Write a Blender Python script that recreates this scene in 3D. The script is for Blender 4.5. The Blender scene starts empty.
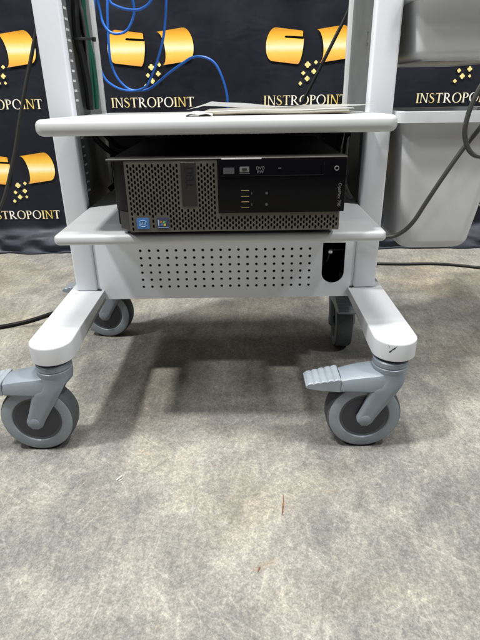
import bpy, bmesh, math, random
from mathutils import Vector, Matrix, noise
random.seed(7)
S = bpy.context.scene
COL = S.collection
PI = math.pi
H = 0.51                                    # eye height
FZ = -.0055                                 # floor level
FK = (H - FZ) / H

# ------------------------------------------------------------------ camera
cd = bpy.data.cameras.new('camera'); cam = bpy.data.objects.new('camera', cd); COL.objects.link(cam)
Rv = Vector((0.9999013, -0.0010401, -0.01401081)); Uv = Vector((0.01316508, 0.41757842, 0.90854551)); Fv = Vector((-0.00490563, 0.90864029, -0.4175509))
M = Matrix.Identity(4)
for i in range(3):
    M[i][0] = Rv[i]; M[i][1] = Uv[i]; M[i][2] = -Fv[i]
M[2][3] = H
cam.matrix_world = M
cd.sensor_fit = 'HORIZONTAL'; cd.sensor_width = 36; cd.lens = 36 * 507.116 / 480
cd.clip_start = .02; cd.clip_end = 100
S.camera = cam

# ------------------------------------------------------------------ light
w = bpy.data.worlds.new('World'); S.world = w; w.use_nodes = True
bg = w.node_tree.nodes['Background']; bg.inputs[0].default_value = (.86, .93, 1, 1); bg.inputs[1].default_value = .07
def area(name, loc, target, sx, sy, power, col):
    l = bpy.data.lights.new(name, 'AREA'); l.shape = 'RECTANGLE'; l.size = sx; l.size_y = sy; l.energy = power; l.color = col
    o = bpy.data.objects.new(name, l); COL.objects.link(o); o.location = loc
    o.rotation_euler = (Vector(target) - Vector(loc)).to_track_quat('-Z', 'Y').to_euler()
T = (0, .8, .2)
area('ceiling_lamp_overhead', (-.05, .66, 3.3), T, .24, .42, 66, (1, .98, .94))
area('ceiling_lamp_front', (0.0, -.40, 2.6), T, .16, .18, 6, (1, .98, .94))
area('ceiling_lamp_left', (-1.75, .0, 4.2), T, .22, .30, 165, (1, .98, .96))
area('ceiling_lamp_right', (1.95, .0, 4.2), T, .24, .32, 88, (1, .98, .96))
area('ceiling_lamp_far_left', (-3.1, -.6, 4.0), T, .34, .40, 62, (.96, .98, 1))
area('ceiling_lamp_far_right', (3.3, -.6, 4.0), T, .34, .40, 62, (.96, .98, 1))
area('ceiling_lamp_rear', (-.9, 1.35, 4.4), (-.6, 1.4, 0), .4, 1.2, 22, (1, .95, .88))
S.view_settings.view_transform = 'Standard'; S.view_settings.look = 'None'; S.view_settings.exposure = .05; S.view_settings.gamma = 1
S.render.engine = 'CYCLES'

# ------------------------------------------------------------------ materials
def new_mat(name):
    m = bpy.data.materials.new(name); m.use_nodes = True
    return m, m.node_tree.nodes, m.node_tree.links, m.node_tree.nodes['Principled BSDF']
def plain(name, col, rough=.5, metal=0, var=.06, scale=40, bump=.0, bscale=300, spec=.5, trans=0, alpha=1, coat=0):
    m, n, l, b = new_mat(name)
    tc = n.new('ShaderNodeTexCoord'); nz = n.new('ShaderNodeTexNoise'); nz.inputs['Scale'].default_value = scale; nz.inputs['Detail'].default_value = 5
    l.new(tc.outputs['Object'], nz.inputs['Vector'])
    cr = n.new('ShaderNodeValToRGB'); cr.color_ramp.elements[0].position = .3; cr.color_ramp.elements[1].position = .7
    cr.color_ramp.elements[0].color = (*[c * (1 - var) for c in col], 1); cr.color_ramp.elements[1].color = (*[min(1, c * (1 + var)) for c in col], 1)
    l.new(nz.outputs['Fac'], cr.inputs['Fac']); l.new(cr.outputs['Color'], b.inputs['Base Color'])
    b.inputs['Roughness'].default_value = rough; b.inputs['Metallic'].default_value = metal; b.inputs['Specular IOR Level'].default_value = spec
    b.inputs['Transmission Weight'].default_value = trans; b.inputs['Alpha'].default_value = alpha; b.inputs['Coat Weight'].default_value = coat
    mr = n.new('ShaderNodeMapRange'); mr.inputs['To Min'].default_value = rough * .85; mr.inputs['To Max'].default_value = min(1, rough * 1.15)
    l.new(nz.outputs['Fac'], mr.inputs['Value']); l.new(mr.outputs[0], b.inputs['Roughness'])
    if bump:
        nb = n.new('ShaderNodeTexNoise'); nb.inputs['Scale'].default_value = bscale; nb.inputs['Detail'].default_value = 3
        l.new(tc.outputs['Object'], nb.inputs['Vector'])
        bp = n.new('ShaderNodeBump'); bp.inputs['Strength'].default_value = bump; bp.inputs['Distance'].default_value = .001
        l.new(nb.outputs['Fac'], bp.inputs['Height']); l.new(bp.outputs['Normal'], b.inputs['Normal'])
    return m
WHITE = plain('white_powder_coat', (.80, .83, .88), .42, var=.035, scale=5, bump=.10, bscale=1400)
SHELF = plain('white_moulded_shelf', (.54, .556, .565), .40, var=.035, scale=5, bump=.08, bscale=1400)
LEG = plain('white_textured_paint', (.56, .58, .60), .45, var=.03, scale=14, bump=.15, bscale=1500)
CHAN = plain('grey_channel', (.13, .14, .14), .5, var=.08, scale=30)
LIP = plain('pale_edge_trim', (.62, .63, .63), .4, var=.03)
INLAY = plain('pale_slot_light', (.75, .76, .76), .5, var=.1, scale=200)
DARKM = plain('dark_steel', (.018, .02, .022), .5, var=.15)
VOID = plain('black_interior', (.006, .006, .006), .8, spec=.1)
CASTER = plain('grey_blue_caster_plastic', (.205, .240, .275), .38, var=.05, scale=25, bump=.15, bscale=600)
CASTERL = plain('light_grey_rim', (.255, .290, .32), .42, var=.1, scale=40, bump=.2)
HUB = plain('charcoal_hub', (.032, .032, .042), .42, var=.1)
TYRE = plain('grey_rubber', (.075, .085, .09), .6, var=.15, scale=60, bump=.3, bscale=400)
RUB = plain('black_rubber', (.015, .016, .017), .5, var=.2)
STEEL = plain('zinc_bolt', (.6, .6, .6), .3, metal=.9)
PCBLK = plain('black_satin_steel', (.006, .006, .007), .6, var=.2, spec=.08)
PCGLOSS = plain('gloss_black_plastic', (.003, .003, .004), .18, var=.1, spec=.12)
GRILLE = plain('gunmetal_grille', (.11, .102, .088), .38, metal=.35, var=.12, scale=60)
PLATE = plain('dark_badge_plate', (.022, .021, .019), .4, spec=.3)
BADGE = plain('black_badge', (.010, .012, .018), .2)
ICON = plain('grey_print', (.16, .16, .16), .5)
ICOND = plain('dim_grey_print', (.07, .07, .075), .5)
GOLDI = plain('port_trim', (.38, .28, .12), .5)
STKB = plain('blue_sticker', (.05, .17, .42), .3)
STKD = plain('navy_sticker', (.03, .045, .10), .3)
STKL = plain('pale_blue_print', (.32, .48, .72), .4)
BIN = plain('frosted_grey_plastic', (.60, .61, .62), .34, var=.03, scale=6, bump=.1, bscale=60)
BINR = plain('pale_plastic_rim', (.66, .68, .70), .35, var=.03)
BLUE = plain('blue_cable_jacket', (.022, .14, .55), .35, var=.08)
BLACKC = plain('black_cable_jacket', (.007, .007, .008), .5, spec=.25)
GREENC = plain('dark_green_jacket', (.006, .075, .048), .5, spec=.25)
GREYC = plain('grey_cable_jacket', (.045, .045, .042), .45)
GREYL = plain('pale_grey_jacket', (.5, .5, .5), .45)
PAPER = plain('cream_paper', (.74, .70, .60), .7, var=.05, scale=60)
PAPERW = plain('white_paper', (.78, .76, .70), .6, var=.04)
PAPERD = plain('kraft_edge', (.45, .38, .28), .7, var=.1, scale=200)
SLEEVE = plain('clear_plastic_film', (.62, .63, .62), .3, trans=.3, alpha=.7)
RUST = plain('rust', (.16, .07, .03), .8, var=.4, scale=300)
SCUFF = plain('scuff_black', (.012, .012, .015), .5)

def concrete():
    m, n, l, b = new_mat('concrete')
    tc = n.new('ShaderNodeTexCoord'); C = tc.outputs['Object']
    def nz(scale, det=6, rough=.6, dist=0, vec=None):
        t = n.new('ShaderNodeTexNoise'); t.inputs['Scale'].default_value = scale; t.inputs['Detail'].default_value = det
        t.inputs['Roughness'].default_value = rough; t.inputs['Distortion'].default_value = dist; l.new(vec or C, t.inputs['Vector']); return t.outputs['Fac']
    def ramp(f, stops):
        r = n.new('ShaderNodeValToRGB'); e = r.color_ramp.elements
        e[0].position, e[0].color = stops[0][0], (*stops[0][1], 1); e[1].position, e[1].color = stops[-1][0], (*stops[-1][1], 1)
        for p, c in stops[1:-1]:
            k = e.new(p); k.color = (*c, 1)
        l.new(f, r.inputs['Fac']); return r.outputs['Color']
    def mix(mode, fac, a, c):
        x = n.new('ShaderNodeMix'); x.data_type = 'RGBA'; x.blend_type = mode; x.clamp_factor = True
        if isinstance(fac, (int, float)): x.inputs['Factor'].default_value = fac
        else: l.new(fac, x.inputs['Factor'])
        for s, v in ((6, a), (7, c)):
            if isinstance(v, tuple): x.inputs[s].default_value = (*v, 1)
            else: l.new(v, x.inputs[s])
        return x.outputs[2]
    base = ramp(nz(3.2, 8, .62, .4), [(.32, (.152, .149, .139)), (.44, (.197, .193, .179)), (.54, (.252, .246, .222)), (.66, (.322, .312, .274))])
    mid = ramp(nz(16, 8, .68, .6), [(.3, (.74, .74, .75)), (.5, (1, 1, 1)), (.68, (1.14, 1.13, 1.09))])
    c = mix('MULTIPLY', 1, base, mid)
    # trowel swirls: stretched noise, warped
    mp = n.new('ShaderNodeMapping'); mp.inputs['Rotation'].default_value = (0, 0, .5); mp.inputs['Scale'].default_value = (1, .22, 1); l.new(C, mp.inputs['Vector'])
    sw = ramp(nz(45, 6, .7, 1.6, mp.outputs[0]), [(.32, (.80, .80, .80)), (.5, (1, 1, 1)), (.66, (1.22, 1.21, 1.17))])
    c = mix('MULTIPLY', .8, c, sw)
    fine = ramp(nz(150, 5, .75, .3), [(.36, (.76, .76, .76)), (.5, (1, 1, 1)), (.60, (1.22, 1.21, 1.17))])
    c = mix('MULTIPLY', .85, c, fine)
    fine2 = ramp(nz(420, 3, .7), [(.38, (.68, .68, .68)), (.5, (1, 1, 1)), (.60, (1.36, 1.36, 1.33))])
    c = mix('MULTIPLY', .55, c, fine2)
    # tan stains
    tan = ramp(nz(2.3, 5, .6, .8, None), [(.5, (0, 0, 0)), (.68, (1, 1, 1))])
    t2 = mix('MULTIPLY', 1, c, (1.04, .96, .85))
    c = mix('MIX', tan, c, t2)
    mp2 = n.new('ShaderNodeMapping'); mp2.inputs['Location'].default_value = (3.1, 7.7, 0); l.new(C, mp2.inputs['Vector'])
    sp = ramp(nz(22, 3, .5, 1.0, mp2.outputs[0]), [(.66, (0, 0, 0)), (.80, (.6, .6, .6))])
    c = mix('MIX', sp, c, mix('MULTIPLY', 1, c, (1.05, .86, .62)))
    # fine criss-cross trowel and drag scratches
    for q, (rz, sc, lo, hi, tone) in enumerate(((.35, 70, .60, .70, 1.34), (1.25, 80, .62, .72, 1.30), (-.55, 75, .61, .71, 1.32), (2.2, 60, .62, .70, 1.36), (.8, 85, .62, .72, .74), (-1.1, 75, .63, .72, .72))):
        mq0 = n.new('ShaderNodeMapping'); mq0.inputs['Rotation'].default_value = (0, 0, rz); mq0.inputs['Location'].default_value = (q * 3.7, q * 1.9, 0); l.new(C, mq0.inputs['Vector'])
        wq = n.new('ShaderNodeTexNoise'); wq.inputs['Scale'].default_value = 5; wq.inputs['Detail'].default_value = 2; l.new(mq0.outputs[0], wq.inputs['Vector'])
        vm = n.new('ShaderNodeVectorMath'); vm.operation = 'MULTIPLY_ADD'; vm.inputs[1].default_value = (.05, .05, 0); l.new(wq.outputs['Color'], vm.inputs[0]); l.new(mq0.outputs[0], vm.inputs[2])
        mq = n.new('ShaderNodeMapping'); mq.inputs['Scale'].default_value = (1.6, .13, 1); l.new(vm.outputs[0], mq.inputs['Vector'])
        sc_ = ramp(nz(sc * 1.7, 3, .55, 0, mq.outputs[0]), [(lo + .01, (0, 0, 0)), (hi + .03, (1, 1, 1))])
        c = mix('MIX', sc_, c, mix('MULTIPLY', 1, c, (1 + (tone - 1) * .75, 1 + (tone - 1) * .75, 1 + (tone - 1) * .7)))
    # pale scratches
    for rz, loc, th in ((.9, (0, 0, 0), .012), (-.5, (5, 2, 0), .010), (2.2, (9, 4, 0), .010)):
        mp3 = n.new('ShaderNodeMapping'); mp3.inputs['Rotation'].default_value = (0, 0, rz); mp3.inputs['Location'].default_value = loc; mp3.inputs['Scale'].default_value = (1, .35, 1); l.new(C, mp3.inputs['Vector'])
        v = n.new('ShaderNodeTexNoise'); v.inputs['Scale'].default_value = 13; v.inputs['Detail'].default_value = 2; v.inputs['Distortion'].default_value = 1.4; l.new(mp3.outputs[0], v.inputs['Vector'])
        a = n.new('ShaderNodeMath'); a.operation = 'SUBTRACT'; a.inputs[1].default_value = .5; l.new(v.outputs['Fac'], a.inputs[0])
        ab = n.new('ShaderNodeMath'); ab.operation = 'ABSOLUTE'; l.new(a.outputs[0], ab.inputs[0])
        lt = n.new('ShaderNodeMapRange'); lt.inputs['From Min'].default_value = 0; lt.inputs['From Max'].default_value = th * .35; lt.inputs['To Min'].default_value = .30; lt.inputs['To Max'].default_value = 0; l.new(ab.outputs[0], lt.inputs['Value'])
        g = ramp(nz(6, 3, .6, 0, mp3.outputs[0]), [(.5, (0, 0, 0)), (.62, (1, 1, 1))])
        mm = n.new('ShaderNodeMath'); mm.operation = 'MULTIPLY'; l.new(lt.outputs[0], mm.inputs[0]); l.new(g, mm.inputs[1])
        c = mix('MIX', mm.outputs[0], c, (.52, .51, .47))
    # dark pits and specks
    vo = n.new('ShaderNodeTexVoronoi'); vo.inputs['Scale'].default_value = 55; vo.inputs['Randomness'].default_value = 1; l.new(C, vo.inputs['Vector'])
    pit = n.new('ShaderNodeMapRange'); pit.inputs['From Min'].default_value = .05; pit.inputs['From Max'].default_value = .09; pit.inputs['To Min'].default_value = .6; pit.inputs['To Max'].default_value = 0; l.new(vo.outputs['Distance'], pit.inputs['Value'])
    pg = ramp(nz(9, 2, .5), [(.52, (0, 0, 0)), (.6, (1, 1, 1))])
    pm = n.new('ShaderNodeMath'); pm.operation = 'MULTIPLY'; l.new(pit.outputs[0], pm.inputs[0]); l.new(pg, pm.inputs[1])
    c = mix('MIX', pm.outputs[0], c, (.10, .09, .075))
    l.new(c, b.inputs['Base Color'])
    rr = n.new('ShaderNodeMapRange'); rr.inputs['To Min'].default_value = .48; rr.inputs['To Max'].default_value = .8; l.new(nz(20, 5), rr.inputs['Value']); l.new(rr.outputs[0], b.inputs['Roughness'])
    bp = n.new('ShaderNodeBump'); bp.inputs['Strength'].default_value = .35; bp.inputs['Distance'].default_value = .0012; l.new(nz(140, 6, .7, .5), bp.inputs['Height']); l.new(bp.outputs['Normal'], b.inputs['Normal'])
    b.inputs['Specular IOR Level'].default_value = .35
    return m
def fabric():
    m, n, l, b = new_mat('black_banner_fabric')
    tc = n.new('ShaderNodeTexCoord')
    nz = n.new('ShaderNodeTexNoise'); nz.inputs['Scale'].default_value = 5; nz.inputs['Detail'].default_value = 6; nz.inputs['Roughness'].default_value = .6; l.new(tc.outputs['Object'], nz.inputs['Vector'])
    cr = n.new('ShaderNodeValToRGB'); cr.color_ramp.elements[0].position = .35; cr.color_ramp.elements[0].color = (.004, .0044, .007, 1); cr.color_ramp.elements[1].position = .7; cr.color_ramp.elements[1].color = (.009, .010, .016, 1)
    l.new(nz.outputs['Fac'], cr.inputs['Fac']); l.new(cr.outputs['Color'], b.inputs['Base Color'])
    b.inputs['Roughness'].default_value = .42; b.inputs['Specular IOR Level'].default_value = .42
    b.inputs['Specular Tint'].default_value = (.80, .86, 1, 1)
    rg = n.new('ShaderNodeMapRange'); rg.inputs['From Min'].default_value = .3; rg.inputs['From Max'].default_value = .7; rg.inputs['To Min'].default_value = .38; rg.inputs['To Max'].default_value = .60; l.new(nz.outputs['Fac'], rg.inputs['Value']); l.new(rg.outputs[0], b.inputs['Roughness'])
    b.inputs['Sheen Weight'].default_value = .04; b.inputs['Sheen Tint'].default_value = (.7, .72, 1, 1)
    mp = n.new('ShaderNodeMapping'); mp.inputs['Scale'].default_value = (1, 1, 2.2); l.new(tc.outputs['Object'], mp.inputs['Vector'])
    n2 = n.new('ShaderNodeTexNoise'); n2.inputs['Scale'].default_value = 6; n2.inputs['Detail'].default_value = 2; n2.inputs['Distortion'].default_value = .9; l.new(mp.outputs[0], n2.inputs['Vector'])
    bp = n.new('ShaderNodeBump'); bp.inputs['Strength'].default_value = .35; bp.inputs['Distance'].default_value = .008; l.new(n2.outputs['Fac'], bp.inputs['Height'])
    l.new(bp.outputs['Normal'], b.inputs['Normal'])
    return m
def foil(name, axis, stops, rough=.45):
    m, n, l, b = new_mat(name)
    tc = n.new('ShaderNodeTexCoord'); sx = n.new('ShaderNodeSeparateXYZ'); l.new(tc.outputs['Generated'], sx.inputs[0])
    nz = n.new('ShaderNodeTexNoise'); nz.inputs['Scale'].default_value = 60; l.new(tc.outputs['Object'], nz.inputs['Vector'])
    ad = n.new('ShaderNodeMath'); ad.operation = 'MULTIPLY_ADD'; ad.inputs[1].default_value = .06; l.new(nz.outputs['Fac'], ad.inputs[0]); l.new(sx.outputs[axis], ad.inputs[2])
    cr = n.new('ShaderNodeValToRGB'); e = cr.color_ramp.elements
    e[0].position, e[0].color = stops[0][0], (*stops[0][1], 1); e[1].position, e[1].color = stops[-1][0], (*stops[-1][1], 1)
    for p, c in stops[1:-1]:
        k = e.new(p); k.color = (*c, 1)
    l.new(ad.outputs[0], cr.inputs['Fac']); l.new(cr.outputs['Color'], b.inputs['Base Color'])
    b.inputs['Roughness'].default_value = rough
    return m
CONC = concrete(); FAB = fabric()
GOLD = foil('gold_print', 2, [(0, (.74, .32, .08)), (.16, (.84, .45, .06)), (.36, (.88, .60, .12)), (.50, (.95, .86, .56)), (.57, (.92, .76, .34)), (.72, (.87, .55, .08)), (.88, (.82, .40, .03)), (1, (.62, .28, .02))])
GOLDT = foil('gold_letter_print', 0, [(0, (.72, .58, .22)), (.14, (.9, .85, .65)), (.24, (.7, .52, .15)), (.38, (.95, .92, .85)), (.55, (.85, .78, .5)), (.7, (.95, .93, .9)), (.84, (.8, .62, .2)), (.93, (.85, .62, .15)), (1, (.9, .85, .7))])
GOLDD = plain('pale_gold_print', (.85, .72, .28), .5)

# ------------------------------------------------------------------ helpers
def tag(o, label=None, cat=None, group=None, kind=None):
    if label: o['label'] = label
    if cat: o['category'] = cat
    if group: o['group'] = group
    if kind: o['kind'] = kind
    return o
def thing(name, loc, label, cat, group=None):
    o = bpy.data.objects.new(name, None); COL.objects.link(o); o.location = loc; o.empty_display_size = .02
    return tag(o, label, cat, group)
def base_of(p):
    v = Vector((0, 0, 0))
    while p: v += p.location; p = p.parent
    return v
def obj(name, bm, m, parent=None, local=False, angle=35, origin=None, normals=True):
    if normals: bmesh.ops.recalc_face_normals(bm, faces=bm.faces)
    off = base_of(parent) if (parent and not local) else Vector((0, 0, 0))
    if origin: off = Vector(origin)
    if off.length: bmesh.ops.translate(bm, vec=-off, verts=bm.verts)
    me = bpy.data.meshes.new(name); bm.to_mesh(me); bm.free()
    for p in me.polygons: p.use_smooth = True
    me.set_sharp_from_angle(angle=math.radians(angle))
    me.materials.append(m)
    o = bpy.data.objects.new(name, me); COL.objects.link(o)
    if parent: o.parent = parent
    if origin: o.location = off
    return o
def box(bm, x0, x1, y0, y1, z0, z1, bev=0, seg=2):
    t = bmesh.new()
    bmesh.ops.create_cube(t, size=1)
    bmesh.ops.scale(t, vec=(x1 - x0, y1 - y0, z1 - z0), verts=t.verts)
    bmesh.ops.translate(t, vec=((x0 + x1) / 2, (y0 + y1) / 2, (z0 + z1) / 2), verts=t.verts)
    if bev: bmesh.ops.bevel(t, geom=t.edges[:], offset=bev, segments=seg, profile=.5, affect='EDGES')
    merge(bm, t); return bm
def merge(bm, t):
    me = bpy.data.meshes.new('tmp'); t.to_mesh(me); t.free(); bm.from_mesh(me); bpy.data.meshes.remove(me)
def crom(pts, n=8):
    pts = [Vector(p) for p in pts]; P = [pts[0] * 2 - pts[1]] + pts + [pts[-1] * 2 - pts[-2]]; out = []
    for i in range(1, len(P) - 2):
        a, b, c, d = P[i - 1:i + 3]
        for k in range(n):
            t = k / n; out.append(.5 * ((2 * b) + (c - a) * t + (2 * a - 5 * b + 4 * c - d) * t * t + (3 * b - a - 3 * c + d) * t ** 3))
    out.append(pts[-1]); return out
def tube(bm, pts, r, seg=10, n=8, smooth=True):
    P = crom(pts, n) if smooth else [Vector(p) for p in pts]
    up = Vector((.3, .2, 1)).normalized(); rings = []
    for i, p in enumerate(P):
        d = (P[min(i + 1, len(P) - 1)] - P[max(i - 1, 0)]).normalized()
        u = (up - d * up.dot(d)).normalized(); up = u; v = d.cross(u)
        rr = r(i / (len(P) - 1)) if callable(r) else r
        rings.append([bm.verts.new(p + u * math.cos(2 * PI * k / seg) * rr + v * math.sin(2 * PI * k / seg) * rr) for k in range(seg)])
    for a, b in zip(rings, rings[1:]):
        for k in range(seg): bm.faces.new((a[k], a[(k + 1) % seg], b[(k + 1) % seg], b[k]))
    bm.faces.new(rings[0][::-1]); bm.faces.new(rings[-1]); return bm
def prism(bm, pts, axis, a, b, bev=0, seg=2):
    """polygon pts in the plane normal to axis, extruded from a to b"""
    t = bmesh.new()
    def P(u, v, h): return (u, h, v) if axis == 'Y' else ((u, v, h) if axis == 'Z' else (h, u, v))
    A = [t.verts.new(P(u, v, a)) for u, v in pts]; B = [t.verts.new(P(u, v, b)) for u, v in pts]
    n = len(pts)
    t.faces.new(A); t.faces.new(B[::-1])
    for i in range(n): t.faces.new((A[i], A[(i + 1) % n], B[(i + 1) % n], B[i]))
    bmesh.ops.recalc_face_normals(t, faces=t.faces)
    if bev:
        es = [e for e in t.edges if (e.verts[0].co - e.verts[1].co).length > 0 and (any(f.verts[:] and len(f.verts) == n for f in e.link_faces) or e.calc_face_angle(0) > .5)]
        bmesh.ops.bevel(t, geom=es, offset=bev, segments=seg, profile=.5, affect='EDGES', clamp_overlap=True)
    merge(bm, t); return bm
def lathe(bm, prof, axis='Z', c=(0, 0, 0), seg=48, ring_only=False):
    rings = []
    for r, h in prof:
        ring = []
        for k in range(seg):
            a = 2 * PI * k / seg; x, y = r * math.cos(a), r * math.sin(a)
            p = (x, y, h) if axis == 'Z' else ((x, h, y) if axis == 'Y' else (h, x, y))
            ring.append(bm.verts.new(Vector(p) + Vector(c)))
        rings.append(ring)
    for a, b in zip(rings, rings[1:]):
        for k in range(seg): bm.faces.new((a[k], a[(k + 1) % seg], b[(k + 1) % seg], b[k]))
    if ring_only:
        for k in range(seg): bm.faces.new((rings[-1][k], rings[-1][(k + 1) % seg], rings[0][(k + 1) % seg], rings[0][k]))
        return bm
    bm.faces.new(rings[0][::-1]); bm.faces.new(rings[-1]); return bm
def plate_bm(outline, holes, th, y, bev=0):
    """a sheet in the XZ plane with real holes; its front face at y"""
    cu = bpy.data.curves.new('tmp', 'CURVE'); cu.dimensions = '2D'; cu.fill_mode = 'BOTH'; cu.extrude = th / 2 - bev; cu.bevel_depth = bev; cu.bevel_resolution = 1
    if bev: cu.offset = -bev
    for poly in [outline] + holes:
        s = cu.splines.new('POLY'); s.points.add(len(poly) - 1); s.use_cyclic_u = True
        for p, (u, v) in zip(s.points, poly): p.co = (u, v, 0, 1)
    o = bpy.data.objects.new('tmp', cu); COL.objects.link(o); bpy.context.view_layer.update()
    dg = bpy.context.evaluated_depsgraph_get(); me = bpy.data.meshes.new_from_object(o.evaluated_get(dg))
    bm = bmesh.new(); bm.from_mesh(me); bpy.data.objects.remove(o); bpy.data.curves.remove(cu); bpy.data.meshes.remove(me)
    bmesh.ops.remove_doubles(bm, verts=bm.verts, dist=1e-6)
    for v in bm.verts: x, yy, z = v.co; v.co = (x, y + th / 2 - z, yy)
    return bm
def text_bm(s, size, th=.0002, shear=0):
    cu = bpy.data.curves.new('tmp', 'FONT'); cu.body = s; cu.size = size; cu.extrude = th; cu.align_x = 'CENTER'; cu.align_y = 'CENTER'; cu.shear = shear
    o = bpy.data.objects.new('tmp', cu); COL.objects.link(o); bpy.context.view_layer.update()
    dg = bpy.context.evaluated_depsgraph_get(); me = bpy.data.meshes.new_from_object(o.evaluated_get(dg))
    bm = bmesh.new(); bm.from_mesh(me); bpy.data.objects.remove(o); bpy.data.curves.remove(cu); bpy.data.meshes.remove(me)
    bmesh.ops.transform(bm, matrix=Matrix.Rotation(PI / 2, 4, 'X'), verts=bm.verts)      # faces -Y
    return bm
def circ(cx, cz, r, n=12): return [(cx + r * math.cos(2 * PI * k / n), cz + r * math.sin(2 * PI * k / n)) for k in range(n)]
def rrect(x0, x1, z0, z1, r, n=5):
    out = []
    for cx, cz, a0 in ((x1 - r, z1 - r, 0), (x0 + r, z1 - r, PI / 2), (x0 + r, z0 + r, PI), (x1 - r, z0 + r, 1.5 * PI)):
        for k in range(n + 1): a = a0 + PI / 2 * k / n; out.append((cx + r * math.cos(a), cz + r * math.sin(a)))
    return out

# ------------------------------------------------------------------ floor
bm = bmesh.new()
v = [bm.verts.new(p) for p in ((-9, -9, FZ), (9, -9, FZ), (9, 9, FZ), (-9, 9, FZ))]; bm.faces.new(v)
tag(obj('floor', bm, CONC), kind='structure')

# ------------------------------------------------------------------ printed backdrop
BY = 1.68
banner = thing('backdrop_banner', (0, BY, 0), 'black fabric backdrop printed with gold broken capsules and INSTROPOINT lettering, hanging behind the cart', 'banner')
bm = bmesh.new()
NX, NZ = 420, 70
prof = [(BY, 2.1 - i * (2.1 - .10) / NZ) for i in range(NZ + 1)]
prof += [(BY - .002, .090), (BY - .006, .083), (BY - .012, .075), (BY - .020, .067), (BY - .027, .059), (BY - .034, .050), (BY - .040, .041), (BY - .044, .032), (BY - .046, .024), (BY - .050, .0185), (BY - .056, .0175)]
rows = []
for y, z in prof:
    row = []
    for i in range(NX + 1):
        x = -2.6 + 5.2 * i / NX
        d = .0016 * noise.noise(Vector((x * 4, z * 2.5, 0))) - .0012 * (math.exp(-((x - .205) / .006) ** 2) + math.exp(-((x + .52) / .006) ** 2) - .8 * math.exp(-((z - .655) / .010) ** 2) - .8 * math.exp(-((z - .335) / .010) ** 2))
        if z < .12:
            k = min(1, (.12 - z) / .06)
            d += k * (.016 * noise.noise(Vector((x * 5, z * 12, 3))) + .008 * noise.noise(Vector((x * 16 + z * 40, z * 30, 5))) + .012 * abs(noise.noise(Vector((x * 7 - z * 30, 0, 9)))))
            dz = k * .008 * noise.noise(Vector((x * 9, z * 30, 7))) * (1 if z > .02 else 0)
        else: dz = 0
        row.append(bm.verts.new((x, y - d, z + dz)))
    rows.append(row)
for a, b_ in zip(rows, rows[1:]):
    for i in range(NX): bm.faces.new((a[i], a[i + 1], b_[i + 1], b_[i]))
obj('fabric', bm, FAB, banner, normals=False, angle=80)

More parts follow.
